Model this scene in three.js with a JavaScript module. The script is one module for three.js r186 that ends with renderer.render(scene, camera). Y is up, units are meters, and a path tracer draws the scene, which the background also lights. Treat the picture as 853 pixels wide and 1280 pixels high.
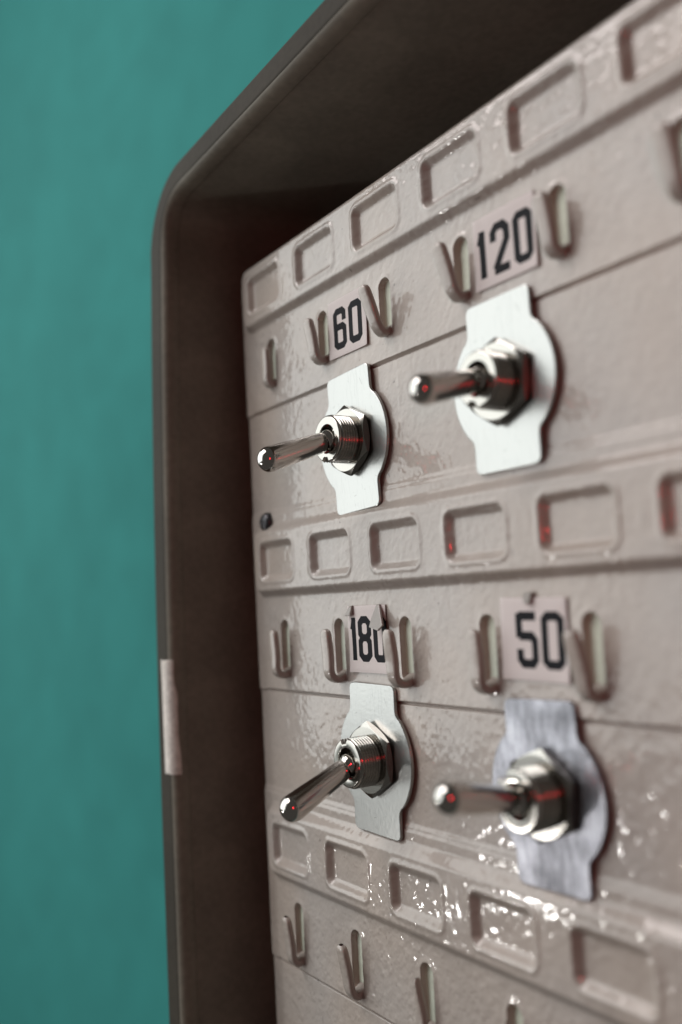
import * as THREE from 'three';
import { mergeGeometries, toCreasedNormals } from 'three/addons/utils/BufferGeometryUtils.js';
import { RoundedBoxGeometry } from 'three/addons/geometries/RoundedBoxGeometry.js';
import { RectAreaLightUniformsLib } from 'three/addons/lights/RectAreaLightUniformsLib.js';

// ---------------------------------------------------------------- camera, light, exposure
// everything is measured in millimetres on the panel (x right, y up, z out of the panel) and built in metres
const MM = 0.001;
const scene = new THREE.Scene();
const camera = new THREE.PerspectiveCamera(59.23, 682 / 1024, 0.005, 20);
{
  const right = new THREE.Vector3(0.5611416, -0.05548136, -0.82585829);
  const up = new THREE.Vector3(0.11155106, 0.99371761, 0.00903682);
  const back = new THREE.Vector3(0.82016856, -0.0971963, 0.5638053);
  const m = new THREE.Matrix4().makeBasis(right, up, back).setPosition(122.43 * MM, -9.81 * MM, 103.26 * MM);
  m.decompose(camera.position, camera.quaternion, camera.scale);
  camera.scale.set(1, 1, 1);
}
camera.focus = 0.177;
camera.userData.fStop = 7.2;
scene.add(camera);

const renderer = new THREE.WebGLRenderer({ antialias: true });
renderer.setSize(682, 1024);
renderer.toneMapping = THREE.LinearToneMapping;
renderer.toneMappingExposure = 1.1;
renderer.shadowMap.enabled = true;
RectAreaLightUniformsLib.init();
scene.background = new THREE.Color().setRGB(0.062, 0.058, 0.053);

// large soft daylight window to the left of the panel, in front of the wall
const WINDOW = { at: [-0.80, 0.28, 0.74], aim: [0, 0.02, 0], w: 1.35, h: 1.05, rgb: [0.965, 1.0, 0.985], power: 1.15 };
// ceiling lamp in front of the panel
const CEILING = { at: [-0.25, 0.50, 0.37], aim: [-0.05, 0, 0], w: 0.42, h: 0.26, rgb: [1.0, 0.935, 0.915], power: 5.3 };
// small bright lamp low on the left
const LAMP = { at: [-0.46, -0.26, 0.47], aim: [0, -0.03, 0], w: 0.024, h: 0.024, rgb: [1.0, 0.98, 0.95], power: 170 };
// unseen red glowing source beside the camera, placed for the red reflections
const RED = { at: [0.168, 0.000, 0.137], aim: [0, 0, 0], w: 0.013, h: 0.026, rgb: [1.0, 0.015, 0.025], power: 26 };
function areaLight(d) {
  const l = new THREE.RectAreaLight(new THREE.Color().setRGB(...d.rgb), d.power, d.w, d.h);
  l.position.set(...d.at);
  l.lookAt(...d.aim);
  scene.add(l);
  return l;
}
areaLight(WINDOW); areaLight(CEILING); areaLight(LAMP); areaLight(RED);

// ---------------------------------------------------------------- helpers
let seed = 20240611;
const rnd = () => { seed = (seed * 1664525 + 1013904223) >>> 0; return seed / 4294967296; };
const hash = (x, y, s) => { let h = (x * 374761393 + y * 668265263 + s * 974711) | 0; h = Math.imul(h ^ (h >>> 13), 1274126177); return ((h ^ (h >>> 16)) >>> 0) / 4294967296; };
function vnoise(x, y, s = 0) {
  const i = Math.floor(x), j = Math.floor(y); let a = x - i, b = y - j;
  a = a * a * a * (a * (a * 6 - 15) + 10); b = b * b * b * (b * (b * 6 - 15) + 10);
  const p = hash(i, j, s), q = hash(i + 1, j, s), r = hash(i, j + 1, s), t = hash(i + 1, j + 1, s);
  return (p + (q - p) * a + (r - p) * b + (p - q - r + t) * a * b) * 2 - 1;
}
const clamp = (x, a = 0, b = 1) => Math.min(b, Math.max(a, x));
const smooth = (a, b, x) => { const t = clamp((x - a) / (b - a)); return t * t * (3 - 2 * t); };
const sdBox = (x, y, hx, hy, r) => { const a = Math.abs(x) - hx + r, b = Math.abs(y) - hy + r; return Math.hypot(Math.max(a, 0), Math.max(b, 0)) + Math.min(Math.max(a, b), 0) - r; };
const numbers = {};
function numbered(n) { const k = numbers[n] = (numbers[n] ?? -1) + 1; return k ? `${n}_${String(k).padStart(3, '0')}` : n; }
function add(o, parent) { o.castShadow = o.receiveShadow = true; (parent ?? scene).add(o); return o; }
function mesh(name, geometry, material, parent) { const m = new THREE.Mesh(geometry, material); m.name = parent ? name : numbered(name); return add(m, parent); }
function thing(name, label, category, at = [0, 0, 0], group) {
  const g = new THREE.Group(); g.name = numbered(name); g.position.set(at[0] * MM, at[1] * MM, at[2] * MM);
  tag(g, label, category, group); scene.add(g); return g;
}
function tag(o, label, category, group) { o.userData.label = label; if (category) o.userData.category = category; if (group) o.userData.group = group; return o; }
function geo(pos, idx, uv, nor) {
  const g = new THREE.BufferGeometry();
  g.setAttribute('position', new THREE.BufferAttribute(new Float32Array(pos), 3));
  if (uv) g.setAttribute('uv', new THREE.BufferAttribute(new Float32Array(uv), 2));
  g.setIndex(new THREE.BufferAttribute(new Uint32Array(idx), 1));
  if (nor) g.setAttribute('normal', new THREE.BufferAttribute(new Float32Array(nor), 3)); else g.computeVertexNormals();
  return g;
}
const mm = (g) => g.scale(MM, MM, MM);

// ---------------------------------------------------------------- materials
function dataTexture(n, f, srgb) {
  const d = new Uint8Array(n * n * 4);
  for (let j = 0; j < n; j++) for (let i = 0; i < n; i++) { const c = f(i / n, j / n); for (let k = 0; k < 3; k++) d[(j * n + i) * 4 + k] = clamp(c[k]) * 255; d[(j * n + i) * 4 + 3] = 255; }
  const t = new THREE.DataTexture(d, n, n); t.wrapS = t.wrapT = THREE.RepeatWrapping; t.magFilter = THREE.LinearFilter; t.minFilter = THREE.LinearMipmapLinearFilter; t.generateMipmaps = true;
  if (srgb) t.colorSpace = THREE.SRGBColorSpace; t.needsUpdate = true; return t;
}
const tileNoise = (x, y, f, s) => { // repeats over the unit square
  const X = x * f, Y = y * f, i = Math.floor(X), j = Math.floor(Y); let a = X - i, b = Y - j; a = a * a * (3 - 2 * a); b = b * b * (3 - 2 * b);
  const h = (p, q) => hash(((p % f) + f) % f, ((q % f) + f) % f, s);
  const p = h(i, j), q = h(i + 1, j), r = h(i, j + 1), t = h(i + 1, j + 1);
  return (p + (q - p) * a + (r - p) * b + (p - q - r + t) * a * b) * 2 - 1;
};
const paintMap = dataTexture(512, (x, y) => {
  let v = 0.93 + 0.022 * tileNoise(x, y, 6, 1) + 0.018 * tileNoise(x, y, 24, 2) + 0.012 * tileNoise(x, y, 128, 3);
  if (tileNoise(x, y, 96, 4) > 0.955) v -= 0.22;
  const w = 0.012 * tileNoise(x, y, 9, 7);
  return [v + w, v, v - w];
}, true);
paintMap.repeat.set(1 / 0.11, 1 / 0.11);
const paintBump = dataTexture(512, (x, y) => { const v = 0.5 + 0.3 * tileNoise(x, y, 48, 11) + 0.2 * tileNoise(x, y, 110, 12); return [v, v, v]; });
paintBump.repeat.set(1 / 0.05, 1 / 0.05);
const paint = new THREE.MeshPhysicalMaterial({ color: new THREE.Color().setRGB(0.465, 0.414, 0.370), map: paintMap, roughness: 0.5, clearcoat: 0.9, clearcoatRoughness: 0.08, bumpMap: paintBump, bumpScale: 0.0001 });
const casingBump = dataTexture(256, (x, y) => { const v = 0.5 + 0.3 * tileNoise(x, y, 20, 21) + 0.2 * tileNoise(x, y, 60, 22); return [v, v, v]; });
const casingMap = dataTexture(256, (x, y) => { const v = 0.9 + 0.05 * tileNoise(x, y, 5, 31) + 0.04 * tileNoise(x, y, 40, 32); return [v, v, v]; }, true);
const casingPaint = new THREE.MeshPhysicalMaterial({ color: new THREE.Color().setRGB(0.043, 0.037, 0.027), roughness: 0.7, specularIntensity: 0.3, map: casingMap, bumpMap: casingBump, bumpScale: 0.00003 });
const innerPaint = new THREE.MeshPhysicalMaterial({ color: new THREE.Color().setRGB(0.25, 0.232, 0.185), roughness: 0.6, map: casingMap, bumpMap: casingBump, bumpScale: 0.00003 });
const backing = new THREE.MeshStandardMaterial({ color: new THREE.Color().setRGB(0.62, 0.68, 0.57), roughness: 0.55, map: paintMap, bumpMap: paintBump, bumpScale: 0.00004 });
const scuffs = dataTexture(512, (x, y) => {
  const v = 0.5 + 0.18 * tileNoise(x, y, 10, 41) + 0.16 * tileNoise(x, y * 0.999, 60, 42) + 0.1 * tileNoise(x, y, 200, 43); return [v, v, v];
});
const zincMap = (() => {
  const c = document.createElement('canvas'); c.width = c.height = 512; const g = c.getContext('2d');
  g.fillStyle = '#ececec'; g.fillRect(0, 0, 512, 512);
  for (let k = 0; k < 700; k++) { g.strokeStyle = `rgba(${rnd() < 0.5 ? '70,72,78' : '255,255,255'},${0.03 + rnd() * 0.10})`; g.lineWidth = 0.5 + rnd() * 1.2; const x = rnd() * 512, y = rnd() * 512, a = (rnd() - 0.5) * 0.5 + 1.57, l = 8 + rnd() * 80; g.beginPath(); g.moveTo(x, y); g.lineTo(x + Math.cos(a) * l, y + Math.sin(a) * l); g.stroke(); }
  for (let k = 0; k < 26; k++) { g.strokeStyle = `rgba(50,48,46,${0.25 + rnd() * 0.3})`; g.lineWidth = 0.8; const x = rnd() * 512, y = rnd() * 512, a = rnd() * 6.28, l = 6 + rnd() * 26; g.beginPath(); g.moveTo(x, y); g.lineTo(x + Math.cos(a) * l, y + Math.sin(a) * l); g.stroke(); }
  for (let k = 0; k < 40; k++) { g.fillStyle = `rgba(70,66,60,${0.1 + rnd() * 0.3})`; g.beginPath(); g.arc(rnd() * 512, rnd() * 512, 0.6 + rnd() * 1.6, 0, 7); g.fill(); }
  const t = new THREE.CanvasTexture(c); t.wrapS = t.wrapT = THREE.RepeatWrapping; t.colorSpace = THREE.SRGBColorSpace; return t;
})();
const zincWorn = dataTexture(512, (x, y) => { // dull blotches and vertical rub marks
  const v = 0.80 + 0.13 * tileNoise(x, y, 5, 71) + 0.10 * tileNoise(x, y, 14, 72) + 0.10 * tileNoise(x, y * 0.25, 64, 73) + 0.06 * tileNoise(x, y, 120, 74); return [v, v, v * 1.01];
}, true);
zincWorn.repeat.set(1 / 33, 1 / 33); zincMap.repeat.set(1 / 33, 1 / 33); scuffs.repeat.set(1 / 30, 1 / 30);
const zinc = new THREE.MeshPhysicalMaterial({ color: new THREE.Color().setRGB(0.485, 0.488, 0.475), metalness: 1, roughness: 0.3, map: zincMap, bumpMap: scuffs, bumpScale: 0.000025 });
const zincBlue = new THREE.MeshPhysicalMaterial({ color: new THREE.Color().setRGB(0.43, 0.43, 0.465), metalness: 1, roughness: 0.36, map: zincWorn, bumpMap: scuffs, bumpScale: 0.00006 });
const nickel = new THREE.MeshPhysicalMaterial({ color: new THREE.Color().setRGB(0.43, 0.415, 0.385), metalness: 1, roughness: 0.17 });
const chrome = new THREE.MeshPhysicalMaterial({ color: new THREE.Color().setRGB(0.56, 0.54, 0.51), metalness: 1, roughness: 0.12 });
const blackSteel = new THREE.MeshPhysicalMaterial({ color: new THREE.Color().setRGB(0.06, 0.06, 0.065), metalness: 0.7, roughness: 0.32 });

// ---------------------------------------------------------------- the wall behind
{
  const wallMap = dataTexture(512, (x, y) => {
    const v = 0.86 + 0.03 * tileNoise(x, y, 3, 51) + 0.02 * tileNoise(x, y, 9, 52) + 0.02 * tileNoise(x, y, 50, 53) + 0.02 * tileNoise(x, y, 160, 54);
    return [v, v, v];
  }, true);
  const wallBump = dataTexture(512, (x, y) => { const v = 0.5 + 0.3 * tileNoise(x, y, 30, 55) + 0.2 * tileNoise(x, y, 120, 56); return [v, v, v]; });
  const m = new THREE.MeshPhysicalMaterial({ color: new THREE.Color().setRGB(0.042, 0.262, 0.245), roughness: 0.9, specularIntensity: 0.25, map: wallMap, bumpMap: wallBump, bumpScale: 0.0006 });
  const w = mesh('wall', new THREE.BoxGeometry(2.0, 1.7, 0.06), m);
  w.position.set(-0.25, 0.05, -0.095);
  w.userData.kind = 'structure';
  tag(w, 'matt teal painted wall behind the switch box');
}

// ---------------------------------------------------------------- switch box casing
{
  const root = thing('switch_box', 'dark brown metal switch box casing with rounded front lip around the panel', 'box');
  // outline of the box front: up the left side, round the corner, along the top
  const path = [];
  const A = [-87.6, -150], B = [-86.6, -10], C2 = [-82.2, 72];
  for (let k = 0; k <= 40; k++) { // quadratic side
    const t = k / 40, y = A[1] + (C2[1] - A[1]) * t;
    path.push([-87.4 + 5.0 * Math.pow(clamp((y + 60) / 132), 2), y]);
  }
  const c = [-62.5, 75.2], r = 19.8;
  for (let k = 1; k <= 24; k++) { const a = Math.PI - 0.12 - (Math.PI / 2 - 0.16) * k / 24; path.push([c[0] + r * Math.cos(a), c[1] + r * Math.sin(a)]); }
  const last = path[path.length - 1];
  for (let k = 1; k <= 24; k++) { const x = last[0] + (190 - last[0]) * k / 24; path.push([x, last[1] + (x - last[0]) * 0.028]); }
  const prof = [[0, -58], [0, 14.6]];
  for (let k = 0; k <= 6; k++) { const a = k / 6 * Math.PI / 2; prof.push([1.6 - 1.6 * Math.cos(a), 15 + 1.6 * Math.sin(a)]); }
  for (let k = 0; k <= 8; k++) { const a = k / 8 * Math.PI / 2; prof.push([6.4 + 2.2 * Math.sin(a), 14.4 + 2.2 * Math.cos(a)]); }
  prof.push([8.6, 12.6], [8.1, 12.4], [8.1, 12], [8.1, -58]);
  const pos = [], uv = [], idx = []; let s = 0;
  for (let i = 0; i < path.length; i++) {
    const p = path[Math.max(0, i - 1)], q = path[Math.min(path.length - 1, i + 1)], L = Math.hypot(q[0] - p[0], q[1] - p[1]);
    const nx = (q[1] - p[1]) / L, ny = -(q[0] - p[0]) / L; // to the right of travel: inwards
    if (i) s += Math.hypot(path[i][0] - path[i - 1][0], path[i][1] - path[i - 1][1]);
    let t = 0;
    prof.forEach(([o, z], j) => { if (j) t += Math.hypot(o - prof[j - 1][0], z - prof[j - 1][1]); const q = o * (1 - 0.26 * smooth(0.2, 0.95, -ny)); pos.push((path[i][0] + nx * q) * MM, (path[i][1] + ny * q) * MM, z * MM); uv.push(s / 40, t / 40); });
  }
  const n = prof.length;
  for (let i = 0; i + 1 < path.length; i++) for (let j = 0; j + 1 < n; j++) { const a = i * n + j, b = a + n; idx.push(a, b, a + 1, b, b + 1, a + 1); }
  const cut = idx.length / (path.length - 1); // faces of the last strip of the profile are the inner walls
  const lip = [], inner = [];
  for (let i = 0; i + 1 < path.length; i++) { const f = idx.slice(i * cut, (i + 1) * cut); lip.push(...f.slice(0, cut - 60)); inner.push(...f.slice(cut - 60)); }
  const whole = geo(pos, idx, uv), part = (f) => { const g = whole.clone(); g.setIndex(f); return g; };
  mesh('shell', part(lip), casingPaint, root);
  mesh('inner_wall', part(inner), innerPaint, root);
  const back = mesh('back_plate', new THREE.BoxGeometry(0.272, 0.236, 0.002), casingPaint, root);
  back.position.set(0.054, -0.034, -0.0565);
}

// strip of masking tape stuck on the box lip
{
  const pos = [], uv = [], idx = []; const nu = 10, nv = 40;
  const surf = (a, b, lift) => { // a across (0 outer .. 1 inner), b down
    const y = -21.9 - 26.2 * b + 0.35 * vnoise(a * 3, 5, 81) * (b < 0.5 ? 1 : -1);
    const o = 4.4 + (b * 0.25) + (4.4 + 0.25 * vnoise(b * 6, 1, 82) + 0.9 * b) * a, over = o - 6.4;
    let z = 16.6 + lift, x = -87.35 + o + 0.12; // follows the lip where it bends back
    if (over > 0) { const t = Math.min(over / 2.2, 1.45); x = -87.23 + 6.4 + (2.2 + lift) * Math.sin(t); z = 14.4 + (2.2 + lift) * Math.cos(t) - Math.max(0, over - 2.2 * 1.45); }
    return [x * MM, y * MM, z * MM];
  };
  for (const lift of [0.25, 0.05]) for (let j = 0; j <= nv; j++) for (let i = 0; i <= nu; i++) { pos.push(...surf(i / nu, j / nv, lift)); uv.push(i / nu * 0.2, j / nv); }
  const W = nu + 1, N = W * (nv + 1);
  for (let j = 0; j < nv; j++) for (let i = 0; i < nu; i++) { const a = j * W + i; idx.push(a, a + W, a + 1, a + 1, a + W, a + W + 1); idx.push(N + a, N + a + 1, N + a + W, N + a + 1, N + a + W + 1, N + a + W); }
  const side = (a, b) => idx.push(a, b, N + a, b, N + b, N + a);
  for (let j = 0; j < nv; j++) { side((j + 1) * W, j * W); side(j * W + nu, (j + 1) * W + nu); }
  for (let i = 0; i < nu; i++) { side(i, i + 1); side(nv * W + i + 1, nv * W + i); }
  const crease = dataTexture(256, (x, y) => { const v = 0.88 + 0.05 * tileNoise(x, y, 24, 61) + 0.05 * tileNoise(x, y, 90, 62); return [v, v * 0.985, v * 0.97]; }, true);
  const m = new THREE.MeshStandardMaterial({ color: new THREE.Color().setRGB(0.90, 0.87, 0.83), roughness: 0.85, map: crease, bumpMap: crease, bumpScale: 0.0002 });
  tag(mesh('tape_strip', geo(pos, idx, uv), m), 'narrow off-white strip of paper tape stuck on the casing lip', 'tape');
}

// ---------------------------------------------------------------- the embossed panel
const STRIPS = [63.6, 0, -63.6, -127.2];          // centres of the raised strips
const GROOVES = [35.6, -29.6, -90.0, -155];       // lap joint under each row of tabs
const SLOTS = [[51.6, 41.0], [-13.7, -25.6], [-75.7, -87.6], [-139, -150.5]];
const COLS = [-55, -33, -11, 11, 33, 55, 77, 99];
const LEFT = -69.8, TOP = 72.8, RIGHT = 128, BOTTOM = -148;
const panel = thing('control_panel', 'glossy taupe painted metal panel with rows of pressed rectangular pockets and hooked tabs', 'control panel');
const peel = (u, v) => { // orange-peel relief of the thick paint
  const a = vnoise(u * 0.9 + 3, v * 0.7, 91), b = vnoise(u * 1.55, v * 1.3 + 7, 92), c = vnoise(u * 0.12, v * 0.12, 93);
  const amp = 0.65 + 0.45 * c;
  return amp * (0.040 * a + 0.036 * b) + 0.04 * c;
};
function rowAt(v) { for (let i = 0; i < 4; i++) { if (v > GROOVES[i]) return v > STRIPS[i] + 10.6 ? ['plain', i - 1] : ['emb', i]; } return ['plain', 3]; }
function height(u, v) {
  let base = -1.6, i = 0;
  for (let k = 0; k < 4; k++) if (v <= STRIPS[k] + 10.6 || k === 0) i = k;
  // switch rows lie a little lower, behind the lap joint
  for (let k = 0; k < 3; k++) {
    base -= 0.4 * smooth(GROOVES[k] + 0.15, GROOVES[k] - 0.15, v) * (1 - smooth(STRIPS[k + 1] + 11.0, STRIPS[k + 1] + 10.4, v));
    const g = Math.abs(v - GROOVES[k]); base -= 0.55 * smooth(0.42, 0.08, g) * smooth(-65.5, -63.5, u);
    const s = v - STRIPS[k + 1]; base += 0.22 * smooth(0.9, 0.1, Math.abs(s - 11.2));
  }
  let z = base;
  for (let k = 0; k < 4; k++) {
    const t = v - STRIPS[k];
    if (Math.abs(t) > 12) continue;
    const d = sdBox(u - 60, t, 124.6, 6.3, 1.5);
    const up = 1 - smooth(0.0, t > 0 ? 2.6 : 2.1, d);
    z = base + (0 - base) * up;
    if (d < 0) for (const c of COLS) { const p = sdBox(u - c, t, 7.4, 4.6, 1.9); if (p < 1.4) z += 0.2 * Math.exp(-(((p - 0.2) / 0.5) ** 2)) - 1.2 * smooth(0, 1.6, -p); }
  }
  for (let k = 0; k < 4; k++) {
    const [a, b] = SLOTS[k]; if (v > a + 3 || v < b - 3) continue;
    for (const c of COLS) {
      if (Math.abs(u - c) > 4) continue;
      const y = clamp(v, b + 1.65, a - 1.65), d = Math.hypot(u - c, v - y) - 1.65;
      z += 0.12 * smooth(1.4, 0.2, d);
      z -= 1.25 * smooth(0.14, -0.2, d);
    }
  }
  return z + peel(u, v);
}
{
  const lines = (a, b, step, fine) => { // grid lines, closer together in the given intervals
    const out = []; let x = a;
    while (x < b) { out.push(x); let s = step; for (const [p, q, f] of fine) if (x >= p - f && x < q) s = Math.min(s, f); x += s; }
    out.push(b); return out;
  };
  const fu = [[LEFT - 0.5, LEFT + 4.5, 0.3]], fv = [[TOP - 4, TOP + 0.6, 0.25]];
  for (const c of COLS) { fu.push([c - 2.05, c - 1.1, 0.11], [c + 1.1, c + 2.05, 0.11]); fu.push([c - 7.6, c - 5.6, 0.28], [c + 5.6, c + 7.6, 0.28]); }
  for (const [a, b] of SLOTS) fv.push([a - 1.8, a + 0.3, 0.14], [b - 0.3, b + 1.8, 0.14]);
  for (const g of GROOVES) fv.push([g - 0.6, g + 0.6, 0.1]);
  for (const s of STRIPS) fv.push([s - 9, s - 2.6, 0.26], [s + 2.6, s + 12.4, 0.26]);
  const U = [LEFT - 18, LEFT - 9, LEFT - 4, LEFT - 1.5, ...lines(LEFT - 0.4, 62, 0.3, fu), ...lines(62.5, RIGHT, 0.6, fu)];
  const V = [...lines(BOTTOM, -112, 0.7, fv), ...lines(-111.8, TOP + 0.4, 0.3, fv), TOP + 1.5, TOP + 4, TOP + 9, TOP + 18];
  const nu = U.length, nv = V.length, N = nu * nv;
  const P = new Float32Array(N * 3), NR = new Float32Array(N * 3);
  const CR = 5.5, ER = 2.4, AR = ER * Math.PI / 2;
  for (let j = 0; j < nv; j++) for (let i = 0; i < nu; i++) {
    let u = U[i], v = V[j];
    // inside distance from the rounded left and top edges; what lies beyond is folded back
    const a = LEFT + CR - u, b = v - (TOP - CR);
    let d, nx = 0, ny = 0;
    if (a > 0 && b > 0) { const l = Math.hypot(a, b); d = CR - l; nx = -a / l; ny = b / l; } else if (a > b) { d = CR - a; nx = -1; } else { d = CR - b; ny = 1; }
    let z = height(clamp(u, LEFT, RIGHT), clamp(v, BOTTOM, TOP)), x = u, y = v;
    if (d < ER) {
      // the arc starts ER inside the edge and turns back over a quarter circle
      const s = ER - d; let off, back;
      if (s < AR) { off = ER * Math.sin(s / ER); back = ER * (1 - Math.cos(s / ER)); } else { off = ER; back = ER + s - AR; }
      x = u + nx * (off - s); y = v + ny * (off - s); z -= back;
    }
    const k = (j * nu + i) * 3; P[k] = x * MM; P[k + 1] = y * MM; P[k + 2] = z * MM;
  }
  const e1 = new THREE.Vector3(), e2 = new THREE.Vector3();
  const at = (v, k) => v.set(P[k * 3], P[k * 3 + 1], P[k * 3 + 2]), tmp = new THREE.Vector3();
  for (let j = 0; j < nv; j++) for (let i = 0; i < nu; i++) {
    const k = j * nu + i;
    at(e1, j * nu + Math.min(nu - 1, i + 1)).sub(at(tmp, j * nu + Math.max(0, i - 1)));
    at(e2, Math.min(nv - 1, j + 1) * nu + i).sub(at(tmp, Math.max(0, j - 1) * nu + i));
    e1.cross(e2).normalize(); NR[k * 3] = e1.x; NR[k * 3 + 1] = e1.y; NR[k * 3 + 2] = e1.z;
  }
  const bins = new Map();
  for (let j = 0; j + 1 < nv; j++) for (let i = 0; i + 1 < nu; i++) {
    const u = (U[i] + U[i + 1]) / 2, v = (V[j] + V[j + 1]) / 2;
    const [kind, row] = rowAt(v); let key = kind + row;
    if (kind === 'emb') {
      const t = v - STRIPS[row];
      if (Math.abs(t) < 5) { for (let c = 0; c < COLS.length; c++) if (sdBox(u - COLS[c], t, 7.4, 4.6, 1.9) < 0) key = `pocket${row}_${c}`; }
      else { const [a, b] = SLOTS[row]; for (let c = 0; c < COLS.length; c++) if (Math.abs(u - COLS[c]) < 2 && v < a + 1 && v > b - 1 && Math.hypot(u - COLS[c], v - clamp(v, b + 1.65, a - 1.65)) - 1.65 < -0.16) key = `slot${row}_${c}`; }
    }
    if (!bins.has(key)) bins.set(key, []);
    bins.get(key).push(i, j);
  }
  const sub = (cells) => {
    const map = new Map(), pos = [], nor = [], uv = [], idx = [];
    const vert = (i, j) => { const k = j * nu + i; let m = map.get(k); if (m === undefined) { m = map.size; map.set(k, m); pos.push(P[k * 3], P[k * 3 + 1], P[k * 3 + 2]); nor.push(NR[k * 3], NR[k * 3 + 1], NR[k * 3 + 2]); uv.push(U[i] * MM, V[j] * MM); } return m; };
    for (let c = 0; c < cells.length; c += 2) { const i = cells[c], j = cells[c + 1], a = vert(i, j), b = vert(i + 1, j), d = vert(i, j + 1), e = vert(i + 1, j + 1); idx.push(a, b, e, a, e, d); }
    return geo(pos, idx, uv, nor);
  };
  const sheets = {};
  for (const key of [...bins.keys()].filter((k) => !/pocket|slot/.test(k))) {
    const emb = key.startsWith('emb');
    sheets[key] = mesh(emb ? 'embossed_sheet' : 'plain_sheet', sub(bins.get(key)), paint, panel);
  }
  for (const [key, cells] of bins) {
    const m = key.match(/^(pocket|slot)(\d)_/); if (!m) continue;
    mesh(m[1] === 'pocket' ? 'pocket' : 'slot_backing', sub(cells), m[1] === 'pocket' ? paint : backing, sheets['emb' + m[2]]);
  }
  panel.userData.sheets = null; delete panel.userData.sheets;

  // hooked tabs: strips cut free on three sides, bent out of their slots at the lower end
  const tabGeo = (u, vb, zb, vt, zt, width, lean, point = 0) => {
    const curve = new THREE.CatmullRomCurve3([
      new THREE.Vector3(0, vb + 0.9, -3.0), new THREE.Vector3(0, vb + 0.1, -1.5), new THREE.Vector3(0, vb - 0.25, (zb - 1.6) / 2 - 0.1), new THREE.Vector3(0, vb + 0.75, zb),
      new THREE.Vector3(lean * 0.35, vb + (vt - vb) * 0.45, zb + (zt - zb) * 0.42), new THREE.Vector3(lean, vt, zt)], false, 'centripetal');
    const n = 44, m = 16, pos = [], uv = [], idx = [];
    for (let i = 0; i <= n; i++) {
      const t = i / n, p = curve.getPointAt(t), d = curve.getTangentAt(t), e = 1 - clamp((t - 0.9) / 0.1);
      const cap = Math.sqrt(Math.max(0.0004, 1 - (1 - e) ** 2)), W = width / 2 * (0.94 + 0.06 * Math.cos(t * 9)) * (1 - point * smooth(0.25, 1, t)) * (0.35 + 0.65 * cap) * (e === 0 ? 0.02 : 1), T = 0.78 * (0.5 + 0.5 * cap) * (e === 0 ? 0.02 : 1);
      for (let k = 0; k < m; k++) {
        const a = k / m * 2 * Math.PI, ca = Math.cos(a), sa = Math.sin(a), x = Math.sign(ca) * Math.pow(Math.abs(ca), 0.55) * W, y = Math.sign(sa) * Math.pow(Math.abs(sa), 0.7) * T;
        pos.push((u + p.x + x) * MM, (p.y + d.z * y) * MM, (p.z - d.y * y) * MM); uv.push(k / m * 0.008, t * 0.014);
      }
    }
    for (let i = 0; i < n; i++) for (let k = 0; k < m; k++) { const a = i * m + k, b = i * m + (k + 1) % m; idx.push(a, b, a + m, b, b + m, a + m); }
    return geo(pos, idx, uv);
  };
  const TIPS = [ // height of the tip and of the bend above the strip face, per tab
    [[0.3, 0.0], [2.1, 0.7], [3.7, 0.7], [3.4, 0.9], [2.2, 0.7], [3.2, 0.8], [2.0, 0.6], [2.4, 0.8]],
    [[1.6, 1.1], [1.9, 1.3], [2.7, 1.6], [1.7, 1.1], [3.1, 0.7], [2.2, 1.0], [1.8, 0.9], [2.5, 1.0]],
    [[1.7, 0.5], [2.0, 0.4], [0.6, 0.0], [0.3, 0.0], [1.4, 0.5], [1.8, 0.6], [2.2, 0.6], [1.2, 0.4]],
    [[1.5, 0.4], [1.8, 0.6], [1.2, 0.4], [1.6, 0.5], [1.4, 0.5], [1.8, 0.6], [2.2, 0.6], [1.2, 0.4]]];
  SLOTS.forEach(([a, b], r) => { if (b < BOTTOM) return; COLS.forEach((c, k) => {
    const [zt, zb] = TIPS[r][k];
    mesh('tab', tabGeo(c, b, zb, a - 2.0 + (rnd() - 0.5) * 0.5, zt, 3.05, (rnd() - 0.5) * 0.5, r === 2 && (k === 2 || k === 3) ? 0.75 : 0), paint, sheets['emb' + r]);
  }); });

  // small bent tongue over the top edge of the cards in the second row
  const tongue = (pts, z0, z1, thick) => {
    const s = new THREE.Shape(pts.map(([x, y]) => new THREE.Vector2(x, y)));
    const g = new THREE.ExtrudeGeometry(s, { depth: thick, bevelEnabled: true, bevelSize: 0.18, bevelThickness: 0.18, bevelSegments: 2, steps: 1 });
    const p = g.attributes.position; let lo = 1e9, hi = -1e9; for (const [, y] of pts) { lo = Math.min(lo, y); hi = Math.max(hi, y); }
    for (let i = 0; i < p.count; i++) p.setZ(i, p.getZ(i) + z0 + (z1 - z0) * (hi - p.getY(i)) / (hi - lo));
    g.computeVertexNormals(); return mm(g);
  };
  mesh('tongue', tongue([[-18.6, -11.2], [-18.0, -11.2], [-15.6, -15.0], [-16.6, -15.8], [-19.4, -15.2], [-19.3, -13.6]], -1.1, 0.5, 0.2), paint, sheets.emb1);
  mesh('tongue', tongue([[-27.9, -11.3], [-27.2, -11.2], [-27.3, -12.9], [-28.9, -13.0]], -1.2, -0.7, 0.3), paint, sheets.emb1);
  mesh('tongue', tongue([[20.5, -10.4], [22.0, -10.4], [21.8, -11.6], [21.2, -11.9], [20.7, -11.6]], -1.3, -0.9, 0.3), paint, sheets.emb1);
}

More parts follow.
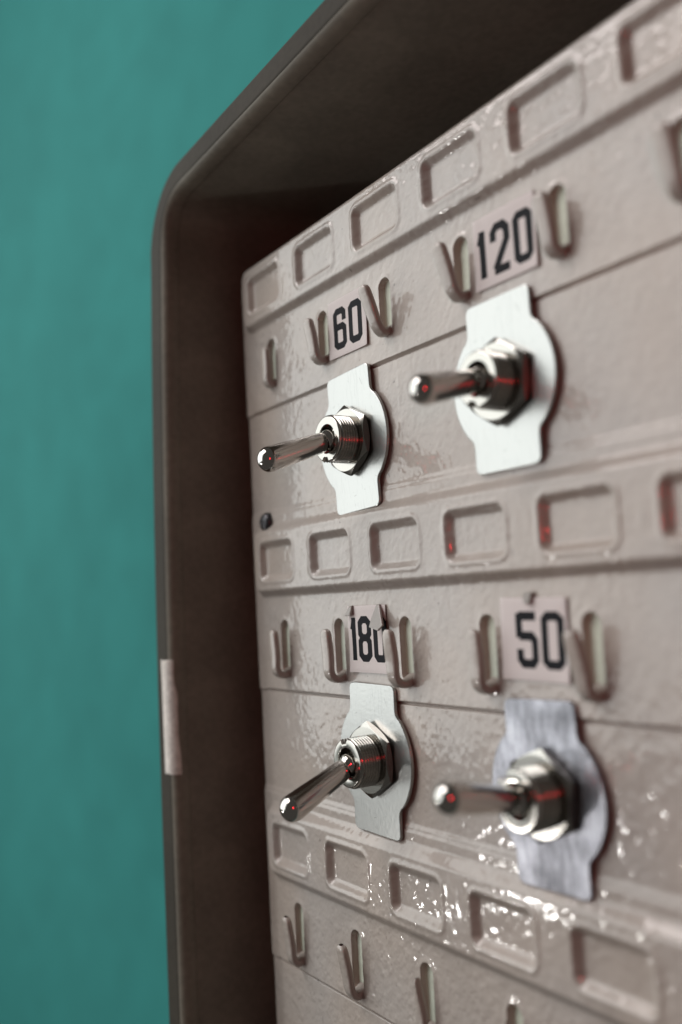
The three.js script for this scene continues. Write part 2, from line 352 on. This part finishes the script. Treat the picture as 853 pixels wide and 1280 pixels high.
// ---------------------------------------------------------------- number cards
function numberCard(text, label, [x0, y0], w, h, turn, digitsAt, digitH, digitY, cut) {
  const S = 40, c = document.createElement('canvas'); c.width = Math.round(w * S); c.height = Math.round(h * S);
  const g = c.getContext('2d');
  g.fillStyle = '#d4cdcb'; g.fillRect(0, 0, c.width, c.height);
  for (let k = 0; k < 500; k++) { g.fillStyle = `rgba(${rnd() < 0.5 ? '120,100,95' : '255,250,248'},${0.03 + 0.05 * rnd()})`; g.beginPath(); g.arc(rnd() * c.width, rnd() * c.height, 1 + rnd() * 5, 0, 7); g.fill(); }
  for (let k = 0; k < 10; k++) { g.fillStyle = `rgba(70,55,50,${0.15 + 0.2 * rnd()})`; g.beginPath(); g.arc(rnd() * c.width, rnd() * c.height, 0.7 + rnd() * 1.6, 0, 7); g.fill(); }
  g.strokeStyle = '#15171c'; g.fillStyle = '#15171c'; g.lineCap = 'butt'; g.lineJoin = 'miter';
  const sw = 1.42, DIG = { // strokes in units of the digit box (0..1, y down)
    0: [[[0.5, 0], [0.8, 0], [1, 0.08], [1, 0.92], [0.8, 1], [0.2, 1], [0, 0.92], [0, 0.08], [0.2, 0], [0.52, 0]]],
    1: [[[0.05, 0.26], [1, -0.02]], [[0.8, -0.06], [0.8, 1.06]]],
    2: [[[0, 0.32], [0, 0.12], [0.25, 0], [0.75, 0], [1, 0.12], [1, 0.36], [0.08, 0.97]], [[-0.02, 1], [1.12, 1]]],
    5: [[[1.1, 0], [0.0, 0]], [[0, -0.06], [0, 0.46]], [[0, 0.42], [0.8, 0.42], [1, 0.52], [1, 0.9], [0.8, 1], [0.2, 1], [0, 0.9], [0, 0.7]]],
    6: [[[1, 0.3], [1, 0.08], [0.8, 0], [0.2, 0], [0, 0.08], [0, 0.92], [0.2, 1], [0.8, 1], [1, 0.92], [1, 0.53], [0.8, 0.45], [0, 0.45]]],
    8: [[[0.28, 0], [0.72, 0], [1, 0.1], [1, 0.36], [0.74, 0.47], [1, 0.58], [1, 0.9], [0.72, 1], [0.28, 1], [0, 0.9], [0, 0.58], [0.26, 0.47], [0, 0.36], [0, 0.1], [0.28, 0], [0.5, 0]], [[0.26, 0.47], [0.74, 0.47]]] };
  [...text].forEach((ch, k) => {
    const [dx, dw] = digitsAt[k];
    g.lineWidth = sw * S;
    for (const line of DIG[ch]) {
      g.beginPath();
      line.forEach(([x, y], q) => { const X = (dx + sw / 2 + x * (dw - sw)) * S, Y = (digitY + sw / 2 + y * (digitH - sw)) * S; q ? g.lineTo(X, Y) : g.moveTo(X, Y); });
      g.stroke();
    }
  });
  if (cut) { g.fillStyle = '#cfc3bf'; for (let k = 0; k < 26; k++) { g.beginPath(); g.arc((cut[0] + rnd() * 0.9) * S, (cut[1] + rnd() * 1.3) * S, 1 + rnd() * 3.4, 0, 7); g.fill(); } }
  const t = new THREE.CanvasTexture(c); t.colorSpace = THREE.SRGBColorSpace; t.anisotropy = 8;
  const m = new THREE.MeshPhysicalMaterial({ map: t, roughness: 0.75, specularIntensity: 0.4 });
  // a thin slip of card with slightly lifted corners
  const n = 14, q = 12, pos = [], uv = [], idx = [];
  for (const back of [0, 1]) for (let j = 0; j <= q; j++) for (let i = 0; i <= n; i++) {
    const a = i / n, b = j / q, lift = 0.22 * Math.pow(Math.abs(2 * a - 1), 4) * Math.pow(b, 3) + 0.05 * vnoise(a * 3, b * 3, text.length * 7 + 5);
    pos.push(a * w * MM, -b * h * MM, (lift + (back ? -0.16 : 0)) * MM); uv.push(a, 1 - b);
  }
  const W = n + 1, N = W * (q + 1);
  for (let j = 0; j < q; j++) for (let i = 0; i < n; i++) { const a = j * W + i; idx.push(a, a + W, a + 1, a + 1, a + W, a + W + 1, N + a, N + a + 1, N + a + W, N + a + 1, N + a + W + 1, N + a + W); }
  const side = (a, b) => idx.push(a, b, N + a, b, N + b, N + a);
  for (let j = 0; j < q; j++) { side((j + 1) * W, j * W); side(j * W + n, (j + 1) * W + n); }
  for (let i = 0; i < n; i++) { side(i, i + 1); side(q * W + i + 1, q * W + i); }
  const o = mesh('number_card', geo(pos, idx, uv), m);
  o.position.set(x0 * MM, y0 * MM, -1.22 * MM); o.rotation.z = turn;
  tag(o, label, 'card', 'number cards held by the panel tabs');
}
numberCard('60', 'pale card printed 60 in black, held between hooked tabs', [-30.2, 52.4], 13.2, 12.2, 0.0, [[1.7, 4.6], [7.2, 4.6]], 8.7, 2.0);
numberCard('120', 'pale card printed 120 in black above a toggle switch', [14.6, 52.8], 14.0, 12.3, 0.0, [[0.7, 2.2], [3.9, 4.5], [9.1, 4.3]], 8.7, 2.1);
numberCard('180', 'pale card printed 180 in black, partly covered by a bent tongue', [-29.2, -11.1], 12.6, 13.2, 0.0, [[0.6, 2.1], [3.3, 4.4], [8.3, 4.3]], 9.0, 2.1);
numberCard('50', 'pale card printed 50 in black with a scuffed zero', [14.7, -10.9], 14.0, 13.0, -0.02, [[3.3, 4.7], [8.7, 4.7]], 8.9, 2.2, [12.3, 1.7]);

// ---------------------------------------------------------------- toggle switches
const plateShape = (W, H, R, c) => { // upright bar with a round middle, joined by small fillets
  const s = new THREE.Shape(), w = W / 2, h = H / 2, a = Math.asin((w + 1.6) / R * 0.94), y = R * Math.cos(a), f = 1.9;
  const q = (sx, sy) => [sx * w, sy * (y + f)];
  s.moveTo(w, y + f); s.lineTo(w, h - c); s.quadraticCurveTo(w, h, w - c, h); s.lineTo(-w + c, h); s.quadraticCurveTo(-w, h, -w, h - c); s.lineTo(-w, y + f);
  const p = [-R * Math.sin(a), R * Math.cos(a)];
  s.quadraticCurveTo(-w, y + 0.55, p[0], p[1]);
  s.absarc(0, 0, R, Math.PI / 2 + a, Math.PI * 1.5 - a, false);
  s.quadraticCurveTo(-w, -y - 0.55, -w, -y - f); s.lineTo(-w, -h + c); s.quadraticCurveTo(-w, -h, -w + c, -h); s.lineTo(w - c, -h); s.quadraticCurveTo(w, -h, w, -h + c); s.lineTo(w, -y - f);
  s.quadraticCurveTo(w, -y - 0.55, R * Math.sin(a), -R * Math.cos(a));
  s.absarc(0, 0, R, -Math.PI / 2 + a, Math.PI / 2 - a, false);
  s.quadraticCurveTo(w, y + 0.55, w, y + f);
  return s;
};
function plateGeometry() {
  const g = new THREE.ExtrudeGeometry(plateShape(14.7, 28.7, 11.6, 1.5), { depth: 0.45, bevelEnabled: true, bevelSize: 0.14, bevelThickness: 0.14, bevelOffset: -0.14, bevelSegments: 2, curveSegments: 40 });
  return mm(g);
}
function hexGeometry(flats, thick) { // six flats, both ends turned to a cone as on a real nut
  const pos = [], uv = [], idx = [], n = 144, A = flats / 2, r0 = A * 0.985, k = Math.tan(0.52), shape = [];
  const rh = (a) => { const t = ((a - Math.PI / 2) % (Math.PI / 3) + Math.PI / 3) % (Math.PI / 3) - Math.PI / 6; return A / Math.max(Math.cos(t), 0.872); };
  const ring = (f) => { for (let i = 0; i <= n; i++) { const a = i / n * Math.PI * 2, [r, z] = f(rh(a)); pos.push(r * Math.cos(a) * MM, r * Math.sin(a) * MM, z * MM); uv.push(i / n, z); } };
  const rings = [(r) => [4.4, 0], (r) => [r0, 0], (r) => [r0, 0], (r) => [r, (r - r0) * k], (r) => [r, (r - r0) * k], (r) => [r, thick - (r - r0) * k], (r) => [r, thick - (r - r0) * k], (r) => [r0, thick], (r) => [r0, thick], (r) => [4.4, thick]];
  rings.forEach(ring);
  const W = n + 1;
  for (let j = 0; j < rings.length - 1; j += 2) for (let i = 0; i < n; i++) { const p = j * W + i; idx.push(p, p + 1, p + W, p + 1, p + W + 1, p + W); }
  const g = geo(pos, idx, uv).toNonIndexed(); g.computeVertexNormals();
  return toCreasedNormals(g, 0.2);
}
function bushingGeometry(z0, z1, keyAngle) { // threaded barrel with a keyway, flat ring in front and a cup for the lever
  const pos = [], idx = [], uv = [], n = 160, rows = [];
  const R = 4.85, pitch = 0.62;
  const key = (a) => { let d = Math.abs(((a - keyAngle + Math.PI * 3) % (Math.PI * 2)) - Math.PI); return 1 - smooth(0.2, 0.24, d); };
  for (let z = z0; z < z1 - 0.5; z += 0.062) rows.push([z, null]);
  rows.push([z1 - 0.5, 4.62], [z1 - 0.22, 4.6], [z1 - 0.06, 4.46], [z1, 4.25], [z1, 3.0], [z1 - 0.12, 2.88], [z1 - 0.8, 2.8], [z1 - 2.0, 2.75], [z1 - 2.2, 1.4], [z1 - 2.25, 0.01]);
  for (const [z, r] of rows) for (let k = 0; k <= n; k++) {
    const a = k / n * Math.PI * 2; let rad = r;
    if (r === null) { const ph = ((z / pitch + k / n) % 1 + 1) % 1, tri = Math.abs(ph * 2 - 1); rad = R - 0.36 * smooth(0.1, 0.9, tri); }
    if (rad > 3.4) rad = Math.min(rad, rad + (3.55 - rad) * key(a));
    pos.push(rad * Math.cos(a) * MM, rad * Math.sin(a) * MM, z * MM); uv.push(k / n, z * 0.1);
  }
  const W = n + 1;
  for (let j = 0; j + 1 < rows.length; j++) for (let k = 0; k < n; k++) { const a = j * W + k; idx.push(a, a + 1, a + W, a + 1, a + W + 1, a + W); }
  const g = geo(pos, idx, uv); return g;
}
function leverGeometry(len) { // from the pivot (0) to the rounded end
  const pts = [[0.01, -1.2], [1.2, -1.0], [1.9, -0.2], [2.3, 0.7], [2.1, 1.4], [1.7, 1.95], [1.62, 2.25], [1.85, 2.45], [2.02, 2.75]];
  for (let k = 1; k <= 8; k++) pts.push([2.02 + 0.48 * k / 8, 2.75 + (len - 2.75 - 0.1) * k / 8]);
  for (let k = 1; k <= 12; k++) { const a = k / 12 * Math.PI / 2; pts.push([Math.max(0.005, 2.5 * Math.cos(a)), len - 0.1 + 2.5 * Math.sin(a)]); }
  return mm(new THREE.LatheGeometry(pts.map(([x, y]) => new THREE.Vector2(x, y)), 56).rotateX(Math.PI / 2));
}
function toggleSwitch(label, at, turn, tip, nutTurn, keyAngle, plateMat, front = 5.0) {
  const t = thing('toggle_switch', label, 'switch', [at[0], at[1], -1.35], 'toggle switches on the panel');
  const plate = mesh('mounting_plate', plateGeometry(), plateMat, t); plate.rotation.z = turn;
  const nut = mesh('hex_nut', hexGeometry(12.7, 1.6), nickel, t); nut.position.z = 0.74 * MM; nut.rotation.z = nutTurn;
  mesh('threaded_bushing', bushingGeometry(0.6, front + 1.35, keyAngle), nickel, t);
  const pivot = new THREE.Vector3(0, 0, (front - 1.4 + 1.35) * MM), end = new THREE.Vector3((tip[0] - at[0]) * MM, (tip[1] - at[1]) * MM, (tip[2] + 1.35) * MM);
  const d = end.clone().sub(pivot), lever = mesh('lever', leverGeometry(d.length() / MM), chrome, t);
  lever.position.copy(pivot); lever.quaternion.setFromUnitVectors(new THREE.Vector3(0, 0, 1), d.clone().normalize());
}
toggleSwitch('toggle switch with whitish plate below the card reading 60, lever tilted slightly down', [-23.6, 22.0], 0.045, [-23.6, 17.4, 18.5], 0.06, -1.75, zinc, 5.4);
toggleSwitch('toggle switch with whitish plate below the card reading 120, lever nearly level', [19.2, 24.0], 0.0, [19.2, 21.4, 15.6], -0.08, -1.9, zinc, 4.8);
toggleSwitch('toggle switch with pale plate below the card reading 180, lever hanging well down', [-22.4, -40.7], -0.02, [-22.4, -46.8, 17.9], 0.03, 1.75, zinc, 5.6);
toggleSwitch('toggle switch with blue-grey scuffed plate below the card reading 50', [22.0, -41.2], 0.02, [22.0, -38.5, 18.2], -0.12, 2.2, zincBlue, 5.5);

// small dark screw at the left end of the middle strip
{
  const t = thing('panel_screw', 'small dark round-headed screw above the left end of the middle strip', 'screw', [-60.6, 9.2, -2.0]);
  const head = [[0.01, 2.0], [0.9, 1.95], [1.7, 1.65], [2.25, 1.05], [2.4, 0.4], [2.35, 0], [0.01, 0]].reverse();
  mesh('head', mm(new THREE.LatheGeometry(head.map(([x, y]) => new THREE.Vector2(x, y)), 40).rotateX(Math.PI / 2)), blackSteel, t);
  const slot = mesh('drive_slot', mm(new THREE.TorusGeometry(0.8, 0.2, 8, 6)), blackSteel, t); slot.position.z = 1.95 * MM;
}

// ---------------------------------------------------------------- light sources outside the frame
function fitting(d, name, label, category, glow, depth, border, frameMat) {
  const g = new THREE.Group(); g.name = numbered(name); g.position.set(...d.at); g.lookAt(...d.aim); tag(g, label, category); scene.add(g);
  const pane = mesh('pane', new THREE.BoxGeometry(d.w, d.h, depth * 0.2), new THREE.MeshStandardMaterial({ color: 0x000000, emissive: new THREE.Color().setRGB(...d.rgb.map((c) => c * glow)), roughness: 0.6 }), g);
  pane.position.z = -depth * 0.2;
  const f = [];
  for (const s of [-1, 1]) { f.push(new RoundedBoxGeometry(border, d.h + 2 * border, depth, 2, border * 0.2).translate(s * (d.w + border) / 2, 0, -depth * 0.5)); f.push(new RoundedBoxGeometry(d.w, border, depth * 0.98, 2, border * 0.2).translate(0, s * (d.h + border) / 2, -depth * 0.5)); }
  mesh('frame', mergeGeometries(f), frameMat, g);
  mesh('rear', new THREE.BoxGeometry(d.w, d.h, depth * 0.3), frameMat, g).position.z = -depth * 0.75;
}
const whiteFrame = new THREE.MeshStandardMaterial({ color: new THREE.Color().setRGB(0.7, 0.7, 0.68), roughness: 0.5 });
const darkFrame = new THREE.MeshStandardMaterial({ color: new THREE.Color().setRGB(0.03, 0.03, 0.03), roughness: 0.5 });
fitting(WINDOW, 'window', 'tall bright white window left of the switch box', 'window', 1.0, 0.05, 0.05, whiteFrame);
fitting(CEILING, 'ceiling_lamp', 'wide flat white ceiling lamp above the switch box', 'lamp', 1.0, 0.04, 0.03, whiteFrame);
fitting(LAMP, 'work_lamp', 'small square white work lamp low on the left', 'lamp', 1.0, 0.02, 0.008, darkFrame);
fitting(RED, 'red_source', 'small unseen red glowing source facing the panel', 'lamp', 1.0, 0.008, 0.003, darkFrame);

renderer.render(scene, camera);
